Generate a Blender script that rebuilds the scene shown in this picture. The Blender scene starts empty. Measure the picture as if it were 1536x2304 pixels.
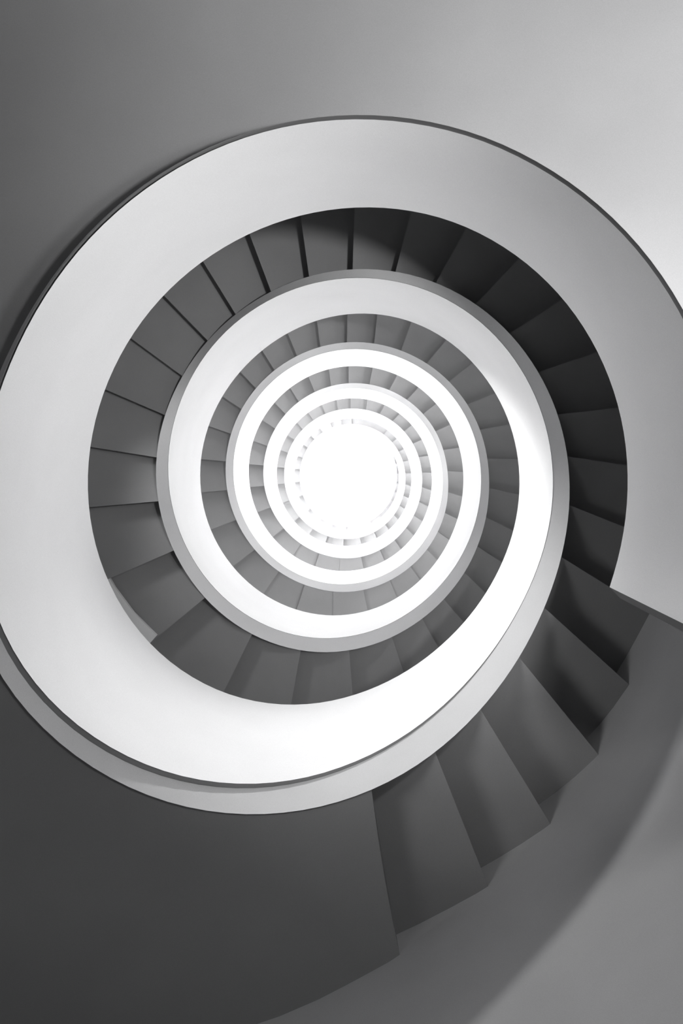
import bpy, math, random
import numpy as np
from mathutils import Vector

C = bpy.context.collection
SC = bpy.context.scene
EYE = 1.5                      # camera height above the lobby floor

# ------------------------------------------------------------------ camera
cam = bpy.data.cameras.new('camera')
cam.sensor_fit = 'HORIZONTAL'
cam.sensor_width = 36.0
cam.lens = 2200.0 / 1536.0 * 36.0
cam.shift_x = -32.0 / 1536.0
cam.shift_y = -82.0 / 1536.0
cam.clip_end = 200
cam_o = bpy.data.objects.new('camera', cam)
C.objects.link(cam_o)
cam_o.location = (0, 0, EYE)
cam_o.rotation_euler = (0, math.pi, 0)      # straight up the stairwell
SC.camera = cam_o

# ------------------------------------------------------------------ world, added lights, exposure
w = bpy.data.worlds.new('world')
SC.world = w
w.use_nodes = True
w.node_tree.nodes['Background'].inputs[0].default_value = (1, 1, 1, 1)
w.node_tree.nodes['Background'].inputs[1].default_value = 1.0
SC.view_settings.view_transform = 'Standard'
SC.view_settings.look = 'None'
SC.view_settings.gamma = 1.0
SC.view_settings.use_curve_mapping = False
SC.view_settings.exposure = 0.0
SC.cycles.max_bounces = 12
SC.cycles.diffuse_bounces = 12
SC.cycles.use_denoising = True
SKY_STRENGTH = 115.0
FILL_POWER = [(100, 1), (240, 4), (360, 15), (720, 62), (1080, 105), (1440, 125), (1900, 100)]


def aim(o, target):
    d = Vector(target) - Vector(o.location)
    o.rotation_euler = d.to_track_quat('-Z', 'Y').to_euler()


def spot(name, loc, target, power, size_deg, blend, radius):
    L = bpy.data.lights.new(name, 'SPOT')
    L.energy = power
    L.spot_size = math.radians(size_deg)
    L.spot_blend = blend
    L.shadow_soft_size = radius
    o = bpy.data.objects.new(name, L)
    C.objects.link(o)
    o.location = loc
    aim(o, target)
    return o


def P(a, r, z):
    """a: angle counter-clockwise as seen from below, z: height over the camera"""
    t = math.radians(a)
    return (-r * math.cos(t), r * math.sin(t), z + EYE)


def point_light(name, loc, power, radius):
    L = bpy.data.lights.new(name, 'POINT')
    L.energy = power
    L.shadow_soft_size = radius
    o = bpy.data.objects.new(name, L)
    C.objects.link(o)
    o.location = loc
    return o


# added point light, out of view, brightening the lowest run and balustrade
point_light('lobby_fill', (-1.40, 1.06, EYE + 2.15), 115, .2)
# added spot from below, out of view, lifting one side of the soffit
spot('lobby_upfill', (-1.55, .55, EYE + .4), (-1.35, 1.35, EYE + 3.7), 950, 88, 1.0, .2)
# added out-of-view spot, grazing the first steps for a shaded gradient
spot('tread_fill', P(200, 1.5, 3.4), P(300, 1.45, 5.7), 110, 50, 1.0, .42)
# another added spot, hidden by the balustrade, grazing the run above
spot('tread_fill', P(165, 2.1, 6.95), P(258, 1.5, 8.5), 80, 60, 1.0, .2)
# added hidden spot, placed to cast the diagonal shadow on the wall
spot('stair_key', (-.44, 1.64, 10.45), (-.75, -1.75, 5.2), 670, 72, 1.0, .14)


# ------------------------------------------------------------------ measured stair curves (metres)
# one value every 10 degrees of climb, from -30 degrees on: well radius, bottom and top
# of the balustrade face, bottom of the fascia, width of the gap between both
RHO=[1.341,1.33,1.325,1.326,1.333,1.344,1.358,1.374,1.391,1.409,1.428,1.445,1.462,1.478,1.493,1.507,1.522,1.539,1.559,1.586,1.623,1.669,1.717,1.756,1.777,1.775,1.755,1.721,1.673,1.614,1.548,1.48,1.416,1.362,1.322,1.295,1.281,1.277,1.279,1.285,1.294,1.306,1.32,1.337,1.355,1.372,1.388,1.402,1.415,1.428,1.44,1.452,1.464,1.474,1.483,1.493,1.504,1.513,1.52,1.524,1.525,1.523,1.516,1.501,1.478,1.447,1.408,1.366,1.322,1.282,1.247,1.22,1.198,1.184,1.176,1.175,1.179,1.187,1.197,1.209,1.222,1.235,1.249,1.263,1.277,1.291,1.304,1.316,1.328,1.338,1.348,1.357,1.364,1.369,1.372,1.372,1.369,1.363,1.353,1.34,1.322,1.3,1.273,1.243,1.211,1.179,1.149,1.122,1.1,1.083,1.071,1.065,1.065,1.069,1.077,1.086,1.097,1.109,1.122,1.135,1.148,1.162,1.175,1.189,1.202,1.214,1.225,1.235,1.242,1.248,1.25,1.249,1.245,1.238,1.228,1.214,1.196,1.174,1.15,1.122,1.093,1.065,1.038,1.015,0.995,0.98,0.97,0.965,0.964,0.967,0.973,0.98,0.988,0.997,1.007,1.018,1.03,1.043,1.057,1.072,1.086,1.1,1.113,1.124,1.133,1.138,1.141,1.14,1.136,1.129,1.118,1.105,1.089,1.068,1.045,1.018,0.991,0.963,0.938,0.915,0.896,0.882,0.872,0.867,0.866,0.869,0.874,0.881,0.889,0.898,0.907,0.917,0.93,0.943,0.956,0.969,0.981,0.993,1.003,1.01,1.016,1.022,1.028,1.032,1.034,1.031,1.023,1.013,0.994,0.972,0.947,0.918,0.889,0.861,0.837,0.817,0.8,0.792,0.787,0.785,0.789,0.794,0.801,0.809,0.817,0.825,0.834,0.842,0.85,0.859,0.868,0.876,0.885,0.893,0.902,0.91,0.917,0.924]
ZB=[3.312,3.37,3.429,3.489,3.55,3.61,3.671,3.731,3.79,3.849,3.905,3.96,4.013,4.062,4.107,4.149,4.187,4.221,4.253,4.285,4.319,4.357,4.404,4.463,4.535,4.623,4.728,4.85,4.987,5.137,5.296,5.449,5.597,5.74,5.875,5.999,6.11,6.21,6.298,6.377,6.448,6.515,6.578,6.641,6.706,6.773,6.844,6.92,7.001,7.088,7.179,7.276,7.376,7.479,7.584,7.689,7.794,7.896,7.995,8.09,8.18,8.266,8.347,8.422,8.494,8.562,8.627,8.689,8.75,8.809,8.867,8.926,8.984,9.044,9.105,9.168,9.233,9.3,9.37,9.443,9.519,9.599,9.684,9.774,9.869,9.971,10.079,10.192,10.312,10.435,10.562,10.69,10.817,10.94,11.056,11.162,11.257,11.338,11.404,11.456,11.495,11.525,11.547,11.567,11.588,11.613,11.647,11.69,11.745,11.811,11.888,11.973,12.065,12.162,12.262,12.362,12.462,12.56,12.657,12.753,12.849,12.946,13.046,13.149,13.256,13.369,13.487,13.608,13.732,13.856,13.978,14.093,14.199,14.293,14.373,14.439,14.492,14.532,14.564,14.591,14.619,14.651,14.691,14.743,14.808,14.886,14.977,15.078,15.186,15.299,15.412,15.521,15.624,15.718,15.803,15.877,15.941,15.998,16.05,16.099,16.15,16.204,16.265,16.334,16.411,16.495,16.585,16.678,16.771,16.862,16.947,17.027,17.1,17.168,17.234,17.3,17.37,17.448,17.535,17.634,17.744,17.864,17.992,18.123,18.254,18.378,18.492,18.591,18.671,18.731,18.77,18.789,18.79,18.776,18.752,18.722,18.691,18.743,18.794,18.846,18.896,18.947,18.996,19.046,19.095,19.143,19.192,19.239,19.287,19.334,19.38,19.426,19.472,19.517,19.562,19.607,19.651,19.695,19.738,19.781,19.823,19.866,19.907,19.949,19.99,20.03,20.071,20.111,20.15,20.189,20.228,20.266,20.304,20.342,20.379,20.416,20.453,20.489]
ZT=[4.692,4.718,4.743,4.771,4.804,4.844,4.889,4.939,4.997,5.064,5.143,5.234,5.334,5.431,5.519,5.593,5.656,5.714,5.777,5.855,5.961,6.096,6.247,6.384,6.486,6.549,6.6,6.662,6.738,6.825,6.917,6.991,7.054,7.116,7.186,7.272,7.372,7.478,7.583,7.685,7.781,7.874,7.965,8.054,8.135,8.212,8.303,8.414,8.548,8.705,8.874,9.039,9.184,9.286,9.353,9.409,9.462,9.515,9.571,9.633,9.702,9.779,9.849,9.904,9.941,9.966,9.99,10.026,10.079,10.152,10.246,10.347,10.444,10.528,10.605,10.681,10.756,10.83,10.905,10.981,11.059,11.141,11.226,11.316,11.413,11.516,11.626,11.743,11.867,11.997,12.131,12.267,12.401,12.53,12.651,12.76,12.855,12.936,13.001,13.052,13.092,13.124,13.152,13.181,13.214,13.255,13.304,13.365,13.436,13.518,13.608,13.704,13.802,13.901,13.999,14.094,14.186,14.274,14.359,14.442,14.524,14.607,14.693,14.784,14.881,14.984,15.094,15.209,15.327,15.445,15.559,15.666,15.763,15.848,15.92,15.981,16.033,16.08,16.127,16.18,16.24,16.311,16.393,16.487,16.593,16.708,16.83,16.952,17.072,17.184,17.289,17.382,17.463,17.532,17.59,17.636,17.676,17.71,17.744,17.779,17.819,17.865,17.92,17.983,18.061,18.147,18.239,18.336,18.442,18.55,18.653,18.75,18.84,18.925,18.992,19.06,19.133,19.214,19.305,19.409,19.525,19.653,19.789,19.928,20.067,20.198,20.318,20.422,20.505,20.566,20.604,20.62,20.616,20.596,20.564,20.526,20.487,20.539,20.59,20.641,20.691,20.741,20.791,20.84,20.888,20.936,20.984,21.031,21.077,21.123,21.169,21.214,21.259,21.303,21.347,21.39,21.433,21.475,21.517,21.559,21.6,21.64,21.68,21.72,21.759,21.798,21.836,21.874,21.912,21.949,21.986,22.022,22.058,22.093,22.128,22.162,22.197,22.23]
ZG=[3.441,3.502,3.563,3.626,3.688,3.751,3.814,3.876,3.937,3.997,4.055,4.112,4.165,4.215,4.262,4.304,4.342,4.376,4.405,4.424,4.43,4.426,4.426,4.443,4.485,4.548,4.617,4.692,4.775,4.864,4.96,5.067,5.196,5.342,5.499,5.661,5.816,5.957,6.078,6.183,6.28,6.374,6.466,6.558,6.651,6.743,6.836,6.935,7.04,7.152,7.271,7.39,7.491,7.566,7.624,7.669,7.72,7.783,7.855,7.935,8.01,8.07,8.129,8.185,8.233,8.279,8.331,8.388,8.445,8.502,8.567,8.648,8.745,8.85,8.957,9.056,9.137,9.211,9.292,9.38,9.469,9.558,9.646,9.733,9.824,9.927,10.038,10.15,10.262,10.374,10.485,10.595,10.704,10.815,10.931,11.043,11.144,11.23,11.292,11.328,11.333,11.313,11.303,11.319,11.344,11.359,11.379,11.42,11.488,11.593,11.734,11.87,11.964,12.04,12.128,12.228,12.332,12.438,12.542,12.646,12.752,12.866,12.986,13.11,13.237,13.365,13.493,13.621,13.747,13.873,13.998,14.117,14.222,14.307,14.367,14.398,14.391,14.36,14.348,14.376,14.421,14.472,14.532,14.598,14.667,14.746,14.835,14.936,15.043,15.155,15.266,15.375,15.477,15.57,15.654,15.727,15.791,15.847,15.898,15.947,15.998,16.052,16.112,16.18,16.256,16.34,16.429,16.521,16.613,16.703,16.788,16.866,16.939,17.006,17.071,17.137,17.206,17.283,17.369,17.467,17.576,17.695,17.822,17.952,18.081,18.205,18.317,18.415,18.495,18.554,18.593,18.612,18.613,18.599,18.575,18.546,18.515,18.566,18.617,18.668,18.718,18.768,18.817,18.866,18.915,18.963,19.011,19.058,19.105,19.151,19.197,19.243,19.288,19.333,19.378,19.422,19.466,19.509,19.552,19.594,19.636,19.678,19.72,19.761,19.801,19.841,19.881,19.921,19.96,19.999,20.037,20.075,20.113,20.15,20.187,20.223,20.26,20.296]
DD=[0.0154,0.0154,0.0155,0.0156,0.0158,0.0161,0.0164,0.0167,0.017,0.0174,0.0177,0.0181,0.018,0.0172,0.016,0.0148,0.0136,0.0126,0.0118,0.0112,0.0123,0.0164,0.0216,0.0266,0.0293,0.0298,0.0294,0.0274,0.0248,0.0215,0.0177,0.014,0.0104,0.007,0.0041,0.0023,0.0019,0.0019,0.0019,0.0019,0.0019,0.002,0.002,0.002,0.002,0.0021,0.0021,0.0021,0.0021,0.0021,0.0022,0.0022,0.0022,0.0022,0.0022,0.0022,0.0023,0.0023,0.0023,0.0023,0.0023,0.0023,0.0023,0.0023,0.0022,0.0022,0.0021,0.002,0.002,0.0019,0.0019,0.0018,0.0018,0.0018,0.0018,0.0018,0.0018,0.0018,0.0018,0.0018,0.0018,0.0019,0.0019,0.0019,0.0019,0.0019,0.002,0.002,0.002,0.002,0.002,0.002,0.002,0.0021,0.0021,0.0021,0.0021,0.002,0.002,0.002,0.002,0.0019,0.0019,0.0019,0.0018,0.0018,0.0017,0.0017,0.0016,0.0016,0.0016,0.0016,0.0016,0.0016,0.0016,0.0016,0.0016,0.0017,0.0017,0.0017,0.0017,0.0017,0.0018,0.0018,0.0018,0.0018,0.0018,0.0019,0.0019,0.0019,0.0019,0.0019,0.0019,0.0019,0.0018,0.0018,0.0018,0.0018,0.0017,0.0017,0.0016,0.0016,0.0016,0.0015,0.0015,0.0015,0.0015,0.0014,0.0014,0.0015,0.0015,0.0015,0.0015,0.0015,0.0015,0.0015,0.0015,0.0016,0.0016,0.0016,0.0016,0.0017,0.0017,0.0017,0.0017,0.0017,0.0017,0.0017,0.0017,0.0017,0.0017,0.0017,0.0016,0.0016,0.0016,0.0015,0.0015,0.0014,0.0014,0.0014,0.0013,0.0013,0.0013,0.0013,0.0013,0.0013,0.0013,0.0013,0.0013,0.0013,0.0014,0.0014,0.0014,0.0014,0.0014,0.0015,0.0015,0.0015,0.0015,0.0015,0.0015,0.0015,0.0015,0.0015,0.0016,0.0015,0.0015,0.0015,0.0015,0.0015,0.0014,0.0014,0.0013,0.0013,0.0013,0.0012,0.0012,0.0012,0.0012,0.0012,0.0012,0.0012,0.0012,0.0012,0.0012,0.0012,0.0013,0.0013,0.0013,0.0013,0.0013,0.0013,0.0013,0.0013,0.0014,0.0014,0.0014,0.0014]
EDGE=[272.88,286.01,298.07,311.95,324.98,338.39,352.15,365.16,376.83,389.54,402.71,414.99,427.44,438.98,450.86,463.19,474.7,486.67,497.64,510.15,522.41,534.78,547.43,562.4,579.05,596.84,612.53,627.83,642.63,654.78,665.41,678.26,689.72,702.27,714.67,727.48,740.24,752.63,765.27,777.67,790.07,802.06,813.8,825.37,836.14,847.64,858.83,869.8,881.5,893.75,906.45,920.42,936.28,951.15,965.01,979.07,993.78,1007.92,1021.01,1033.93,1045.52,1057.22,1069.87,1082.78,1096.41,1109.19,1122.44,1135.85,1148.61,1161.48,1174.38,1185.37,1196.14,1207.64,1218.83,1229.8,1241.5,1253.75,1266.45,1280.42,1296.28,1311.15,1325.01,1339.07,1353.78,1367.92,1381.01,1393.93,1405.52,1417.22,1429.87,1442.78,1456.41,1469.19,1482.44,1495.85,1508.61,1521.48,1534.38,1545.37,1556.14,1567.64,1578.83,1589.8,1601.5,1613.75,1626.45,1640.42,1656.28,1671.15,1685.01,1699.07,1713.78,1727.92,1741.01,1753.93,1765.52,1777.22,1789.87,1802.78,1816.41,1829.19,1842.44,1855.85,1868.61,1881.48,1894.38,1905.37,1916.14,1927.64,1938.83,1949.8,1961.5,1973.75,1986.45,2000.42,2016.28,2031.15,2045.01,2059.07,2073.78,2087.92,2101.01,2113.93,2125.52,2137.22,2149.87,2162.78,2176.41,2189.19]
TWIST=[6.8,5.5,3.3,-2.8,-7.2,-10.2,-13.9,-13.6,-10.4,-10.7,-9.7,-8.3,-6.6,-3.5,-2.5,-5.2,-4.1,-4.9,-3.4,-6.4,-5.7,-3.8,-2.5,1.1,0.4,7,7.4,6.7,5.6,5.2,5.7,-2.2,-2.7,-8.8,-7.5,-9.2,-9.5,-11.6,-7.6,-7.5,0.2,1.9,-4.8,-8,-3.9,-5.5,-5.4,-3.5,-1.1,1.2,-1.3,0.3,1,5.2,6.9,9.8,8,6,4,-0.1,-0.7,-2.9,-7.7,-6.1,-8.7,-6,-3.8,-8.4,-6.7,-2.2,-4.4,-8,-3.9,-5.5,-5.4,-3.5,-1.1,1.2,-1.3,0.3,1,5.2,6.9,9.8,8,6,4,-0.1,-0.7,-2.9,-7.7,-6.1,-8.7,-6,-3.8,-8.4,-6.7,-2.2,-4.4,-8,-3.9,-5.5,-5.4,-3.5,-1.1,1.2,-1.3,0.3,1,5.2,6.9,9.8,8,6,4,-0.1,-0.7,-2.9,-7.7,-6.1,-8.7,-6,-3.8,-8.4,-6.7,-2.2,-4.4,-8,-3.9,-5.5,-5.4,-3.5,-1.1,1.2,-1.3,0.3,1,5.2,6.9,9.8,8,6,4,-0.1,-0.7,-2.9,-7.7,-6.1,-8.7,-6]

STEP = 10.0
START = -30.0


def curve(tab):
    t = np.array(tab)

    def f(a):
        x = min(max((a - START) / STEP, 0.0), len(t) - 1.001)
        i = int(x)
        u = x - i
        p0, p1, p2, p3 = t[max(i - 1, 0)], t[i], t[i + 1], t[min(i + 2, len(t) - 1)]
        return float(0.5 * (2 * p1 + (p2 - p0) * u + (2 * p0 - 5 * p1 + 4 * p2 - p3) * u * u
                            + (3 * p1 - p0 - 3 * p2 + p3) * u ** 3))
    return f


rho, z_bot, z_top, z_fas, gap = map(curve, (RHO, ZB, ZT, ZG, DD))
FW = 1.05                                    # outer side of the fascia / well radius
RAT = [(-90, 1.555), (-86, 1.55), (-74, 1.51), (-62, 1.515), (-50, 1.52), (-38, 1.50), (-26, 1.46),
       (0, 1.52), (30, 1.64), (60, 1.74), (128, 1.84), (180, 1.87), (215, 1.86), (236, 1.77),
       (257, 1.65), (270, 1.575)]


def ratio(a):
    a = (a + 90) % 360 - 90
    xs = [p[0] for p in RAT] + [270.01]
    ys = [p[1] for p in RAT] + [RAT[0][1]]
    return float(np.interp(a, xs, ys))


def ratio_s(a):
    return sum(ratio(a + d) * k for d, k in ((-9, .15), (-4.5, .22), (0, .26), (4.5, .22), (9, .15)))


def wall_r(a):
    r = ratio_s(a) * FW * rho(a)
    if a < 60:
        m = ratio_s(334) * FW * rho(334) / (ratio_s(-26) * FW * rho(-26))
        t = min(max((60 - a) / 86.0, 0), 1)
        r *= 1 + (m - 1) * t
    return r


# ------------------------------------------------------------------ materials
def mat(name, col, rough=.7, grain=.05, scale=230.0, cloud=.06, cscale=1.3, bump=.04):
    m = bpy.data.materials.new(name)
    m.use_nodes = True
    nt = m.node_tree
    b = nt.nodes['Principled BSDF']
    b.inputs['Roughness'].default_value = rough
    b.inputs['Specular IOR Level'].default_value = .25
    tc = nt.nodes.new('ShaderNodeTexCoord')
    n1 = nt.nodes.new('ShaderNodeTexNoise')
    n1.inputs['Scale'].default_value = scale
    n1.inputs['Detail'].default_value = 2
    n2 = nt.nodes.new('ShaderNodeTexNoise')
    n2.inputs['Scale'].default_value = cscale
    n2.inputs['Detail'].default_value = 4
    for n in (n1, n2):
        nt.links.new(tc.outputs['Object'], n.inputs['Vector'])
    r1 = nt.nodes.new('ShaderNodeMapRange')
    r1.inputs['From Min'].default_value = .25
    r1.inputs['From Max'].default_value = .75
    r1.inputs['To Min'].default_value = 1 - grain
    r1.inputs['To Max'].default_value = 1 + grain
    nt.links.new(n1.outputs['Fac'], r1.inputs['Value'])
    r2 = nt.nodes.new('ShaderNodeMapRange')
    r2.inputs['From Min'].default_value = .3
    r2.inputs['From Max'].default_value = .7
    r2.inputs['To Min'].default_value = 1 - cloud
    r2.inputs['To Max'].default_value = 1 + cloud
    nt.links.new(n2.outputs['Fac'], r2.inputs['Value'])
    mu = nt.nodes.new('ShaderNodeMath')
    mu.operation = 'MULTIPLY'
    nt.links.new(r1.outputs[0], mu.inputs[0])
    nt.links.new(r2.outputs[0], mu.inputs[1])
    sc = nt.nodes.new('ShaderNodeVectorMath')
    sc.operation = 'SCALE'
    sc.inputs[0].default_value = col
    nt.links.new(mu.outputs[0], sc.inputs['Scale'])
    nt.links.new(sc.outputs['Vector'], b.inputs['Base Color'])
    bp = nt.nodes.new('ShaderNodeBump')
    bp.inputs['Strength'].default_value = bump
    bp.inputs['Distance'].default_value = .002
    nt.links.new(n1.outputs['Fac'], bp.inputs['Height'])
    nt.links.new(bp.outputs[0], b.inputs['Normal'])
    return m


M_WHITE = mat('white_plaster', (.85, .85, .855), cloud=.03)
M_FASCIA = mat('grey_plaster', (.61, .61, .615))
M_GAP = mat('gap_shade', (.24, .24, .243))  # shade of the groove put into a darker grey
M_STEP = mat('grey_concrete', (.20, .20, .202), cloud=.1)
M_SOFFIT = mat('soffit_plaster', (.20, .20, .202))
M_WALL = mat('wall_plaster', (.36, .36, .363))
M_FLOOR = mat('floor_stone', (.16, .16, .163))
M_SKY = bpy.data.materials.new('skylight_glow')
M_SKY.use_nodes = True
_n = M_SKY.node_tree.nodes['Principled BSDF']
_n.inputs['Base Color'].default_value = (1, 1, 1, 1)
_n.inputs['Emission Color'].default_value = (1, 1, 1, 1)
_n.inputs['Emission Strength'].default_value = SKY_STRENGTH



# ------------------------------------------------------------------ mesh helpers
class MB:
    def __init__(self):
        self.v, self.f, self.s = [], [], []

    def strip(self, A, B, smooth=True):
        """quads between two point rows; vertices are its own, so its borders stay sharp"""
        i = len(self.v)
        n = len(A)
        self.v += list(A) + list(B)
        for k in range(n - 1):
            self.f.append((i + k, i + k + 1, i + n + k + 1, i + n + k))
            self.s.append(smooth)

    def face(self, pts):
        i = len(self.v)
        self.v += list(pts)
        self.f.append(tuple(range(i, i + len(pts))))
        self.s.append(False)

    def build(self, name, m, parent=None, flip=False):
        me = bpy.data.meshes.new(name)
        fs = [tuple(reversed(f)) for f in self.f] if flip else self.f
        me.from_pydata(self.v, [], fs)
        me.polygons.foreach_set('use_smooth', self.s)
        me.materials.append(m)
        me.update()
        o = bpy.data.objects.new(name, me)
        C.objects.link(o)
        if parent:
            o.parent = parent
        return o


def struct(o):
    o['kind'] = 'structure'
    return o


def arange(a, b, d):
    n = max(1, int(math.ceil((b - a) / d)))
    return [a + (b - a) * k / n for k in range(n + 1)]


A0 = -23.9                                   # where the balustrade begins
A1 = EDGE[-1]                                # where the flight ends under the skylight
E0 = EDGE[0]                                 # first stepped edge; smooth soffit before it
Z_CEIL = max(z_top(A1), z_fas(A1) + 1.2) + .25

# ------------------------------------------------------------------ setting: wall, floor, ceiling
wb = MB()
cols = arange(-26, 334, 4)
rows = [[P(a, wall_r(a), -EYE) for a in cols]]
n = 0
while True:
    rows.append([P(a + 360 * n, wall_r(min(a + 360 * n, A1)), min(z_fas(min(a + 360 * n, A1)) + .02
                                                                + (0 if a + 360 * n <= A1 else 9), Z_CEIL))
                 for a in cols])
    if min(p[2] for p in rows[-1]) >= Z_CEIL + EYE - 1e-6 or n > 8:
        break
    n += 1
for r0, r1 in zip(rows[:-1], rows[1:]):
    wb.strip(r0, r1)
wall = struct(wb.build('wall_outer', M_WALL))
RMAX = max(wall_r(a) for a in cols) + .3
fb = MB()
ring = [P(a, RMAX, -EYE) for a in arange(0, 360, 6)]
for a, b in zip(ring[:-1], ring[1:]):
    fb.face([a, b, (0, 0, 0)])
struct(fb.build('floor', M_FLOOR))
SKY_R = .92 * rho(A1 - 180)
cb = MB()
angs = arange(0, 360, 5)
cb.strip([P(a, SKY_R, Z_CEIL) for a in angs], [P(a, RMAX, Z_CEIL) for a in angs], False)
cb.strip([P(a, SKY_R, Z_CEIL + .3) for a in angs], [P(a, RMAX, Z_CEIL + .3) for a in angs], False)
cb.strip([P(a, SKY_R, Z_CEIL) for a in angs], [P(a, SKY_R, Z_CEIL + .3) for a in angs])
struct(cb.build('ceiling', M_WHITE))
gb = MB()
rg = [P(a, SKY_R + .05, Z_CEIL + .15) for a in angs]
for a, b in zip(rg[:-1], rg[1:]):
    gb.face([a, b, (0, 0, Z_CEIL + .15 + EYE)])
struct(gb.build('window_1', M_SKY))

# ------------------------------------------------------------------ the staircase
stair = bpy.data.objects.new('spiral_staircase', None)
C.objects.link(stair)
stair['label'] = 'white and grey spiral staircase with smooth curved balustrade, winding up to the bright skylight'
stair['category'] = 'staircase'

# balustrade: inner face, top, outer face, lower lip
aa = arange(A0, A1, 3)
bal = MB()


def row(fr, fz, d0=0.0):
    out = []
    for k, a in enumerate(aa):
        b = a + (d0 if k == 0 else (d0 * .5 if k == 1 and d0 > 0 else 0))
        out.append(P(b, fr(a), fz(a)))
    return out


r_T = row(rho, z_top, .15)
r_B = row(rho, z_bot, -.6)
r_D = row(lambda a: rho(a) + gap(a), z_bot, -.8)
r_G = row(lambda a: rho(a) * FW, z_fas, -1.8)
r_O = row(lambda a: rho(a) * FW, lambda a: z_top(a), -1.0)
bal.strip(r_T, r_B)
bal.strip(r_O, r_T)
bal.strip(r_G, r_O)
bal.face([r_T[-1], r_B[-1], r_G[-1], r_O[-1]])
balustrade = bal.build('balustrade', M_WHITE, stair)
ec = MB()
ec.face([r_T[0], r_B[0], r_G[0], r_O[0]])  # white end coloured grey to carry the shade on it
ec.build('end_face', M_STEP, balustrade)['label'] = 'end face where the balustrade starts, its shade put in as grey'
g2 = MB()


def rec(a):
    return float(np.interp(a, [105, 185], [.05, .004]))


r_B2 = row(lambda a: rho(a) + .002, lambda a: z_bot(a) + rec(a), -.6)
r_D2 = row(lambda a: rho(a) + gap(a), lambda a: z_bot(a) + rec(a), -.8)
g2.strip(r_B, r_B2)
g2.strip(r_B2, r_D2)
g2.strip(r_D2, r_D)
g2.build('shadow_gap', M_GAP, balustrade)['label'] = 'narrow groove along the lower edge, its shade put in as dark grey'
g3 = MB()
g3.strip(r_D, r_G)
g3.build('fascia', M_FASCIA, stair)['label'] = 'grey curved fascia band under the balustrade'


# stepped underside: every step its own block
def edge_line(k, z):
    a = EDGE[k]
    r = rho(a) * FW
    p = np.array(P(a, r, 0)[:2])
    d = math.radians(a + TWIST[k])
    dv = np.array((-math.cos(d), math.sin(d)))
    lo, hi = 0.0, 3.0
    for _ in range(40):
        t = (lo + hi) / 2
        q = p + dv * t
        qa = math.degrees(math.atan2(q[1], -q[0]))
        qa += 360 * round((a - qa) / 360)
        if math.hypot(q[0], q[1]) < wall_r(qa) + .01:
            lo = t
        else:
            hi = t
    q = p + dv * lo
    qa = math.degrees(math.atan2(q[1], -q[0]))
    qa += 360 * round((a - qa) / 360)
    return a, qa


DROP = .012
TILT = .35


def und(k, z, h):
    """how far the riser of edge k leans back, in degrees"""
    r = rho(EDGE[k]) * FW
    off = r * math.sin(math.radians(TWIST[k]))
    return math.degrees(max(off, 0) * h * (1 + TILT) * 1.1 / z / r) if off > 0 else 0.0


for k in range(len(EDGE) - 1):
    z0 = z_fas(EDGE[k]) + DROP
    z1 = z_fas(EDGE[k + 1]) + DROP
    if k + 2 < len(EDGE):
        z2 = z_fas(EDGE[k + 2]) + DROP
    else:
        z2 = z1 + .17
    ai, ao = edge_line(k, z0)
    bi, bo = edge_line(k + 1, z1)
    NI = 6
    ua, ub = und(k, z0, z1 - z0), und(k + 1, z1, z2 - z1)
    ai, ao = ai - ua, ao - ua
    inn = [ai + (bi - ai) * t / NI for t in range(NI + 1)]
    out = [ao + (bo - ao) * t / NI for t in range(NI + 1)]
    inn2 = [ai + (bi - ub - ai) * t / NI for t in range(NI + 1)]
    out2 = [ao + (bo - ub - ao) * t / NI for t in range(NI + 1)]
    zt = z2 + TILT * (z2 - z1) + .06
    sb = MB()
    tilt = TILT * (z1 - z0)
    zb = [z1 + tilt * (1 - t / NI) for t in range(NI + 1)]
    bi_ = [P(a, rho(a) * FW + .002, z) for a, z in zip(inn, zb)]
    bo_ = [P(a, wall_r(a) + .012, z) for a, z in zip(out, zb)]
    ti_ = [P(a, rho(a) * FW + .002, zt) for a in inn2]
    to_ = [P(a, wall_r(a) + .012, zt) for a in out2]
    sb.strip(bi_, bo_)
    sb.strip(to_, ti_, False)
    sb.strip(bo_, to_)
    sb.strip(ti_, bi_)
    sb.face([bi_[0], bo_[0], to_[0], ti_[0]])
    sb.face([bi_[-1], bo_[-1], to_[-1], ti_[-1]])
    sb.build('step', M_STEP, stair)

# smooth plastered soffit of the lowest run
sa = arange(A0 - 1.7, E0, 3)
_, e_out = edge_line(0, 0)
sh = e_out - E0
NC = 8


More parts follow.
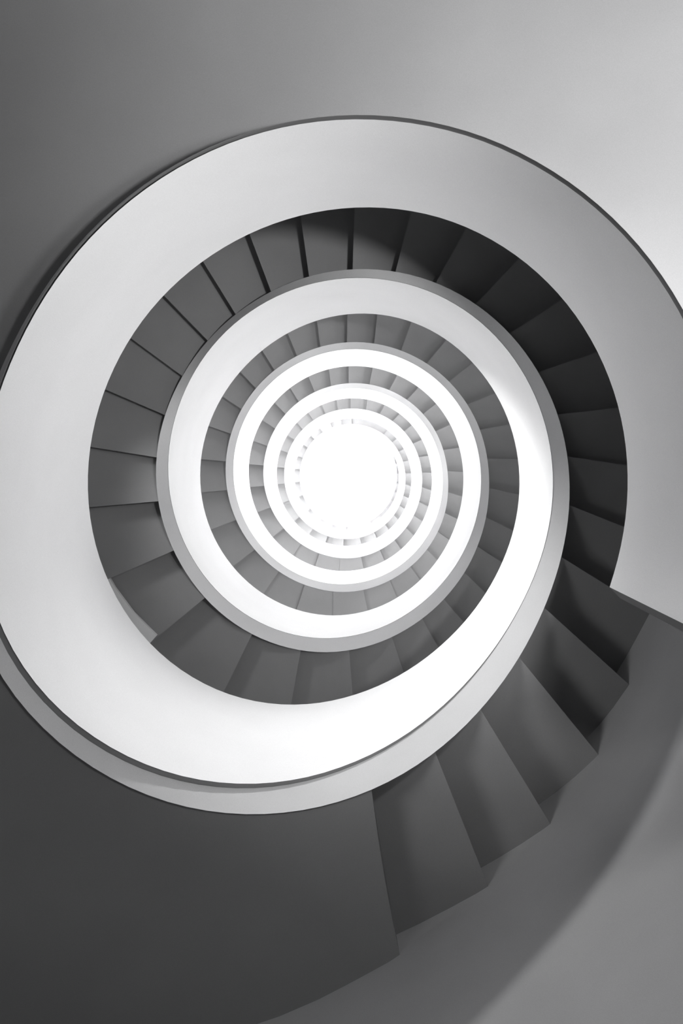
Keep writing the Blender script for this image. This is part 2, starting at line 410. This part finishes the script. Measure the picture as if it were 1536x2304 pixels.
def soffit_pt(a, t, dz):
    s = min(max((a - 190) / (E0 - 190), 0), 1)
    s = s * s * (3 - 2 * s)
    b = a + sh * s * t
    r = rho(a) * FW + .002 + (wall_r(b) + .012 - rho(a) * FW) * t
    return P(b, r, z_fas(a) + DROP + dz)


so = MB()
lo = [[soffit_pt(a, t / NC, 0) for a in sa] for t in range(NC + 1)]
up = [[soffit_pt(a - (und(0, z_fas(E0), .2) if a > E0 - .1 else 0), t / NC, .5) for a in sa] for t in range(NC + 1)]
# one shared grid underneath so that it shades smoothly
i0 = len(so.v)
for r_ in lo:
    so.v += r_
n_ = len(sa)
for t in range(NC):
    for k in range(n_ - 1):
        so.f.append((i0 + t * n_ + k, i0 + t * n_ + k + 1, i0 + (t + 1) * n_ + k + 1, i0 + (t + 1) * n_ + k))
        so.s.append(True)
for t in range(NC):
    so.strip(up[t], up[t + 1], False)
so.strip(lo[0], up[0])
so.strip(lo[-1], up[-1])
for k in (0, -1):
    so.face([r_[k] for r_ in lo] + [r_[k] for r_ in reversed(up)])
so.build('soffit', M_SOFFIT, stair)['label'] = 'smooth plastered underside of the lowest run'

# short pale edge strip under the outer ends of two steps
tz = z_fas(EDGE[24]) + DROP - .05

inner = [(2.138, -0.576), (2.072, -0.752), (1.977, -0.919), (1.824, -1.124), (1.634, -1.313)]
outer = [(2.371, -0.657), (2.317, -0.876), (2.225, -1.094), (2.098, -1.313), (1.824, -1.532)]
tb = MB()
L0 = [(x, y, tz + EYE) for x, y in inner]
L1 = [(x, y, tz + EYE) for x, y in outer]
U0 = [(x, y, z + .045) for x, y, z in L0]
U1 = [(x, y, z + .045) for x, y, z in L1]
tb.strip(L0, L1, False)
tb.strip(U0, U1, False)
tb.strip(L0, U0)
tb.strip(L1, U1)
tb.face([L0[0], L1[0], U1[0], U0[0]])
tb.face([L0[-1], L1[-1], U1[-1], U0[-1]])
tb.build('edge_strip', M_FASCIA, stair)['label'] = 'short pale wedge strip beside two steps'

# added unseen point lights above the treads, brightening the soffits over them
for a in range(120, 1840, 40):
    point_light('landing_fill', P(a, wall_r(a) - .3, z_fas(a) + 1.25),
         float(np.interp(a, [q[0] for q in FILL_POWER], [q[1] for q in FILL_POWER])) * .67, .2)
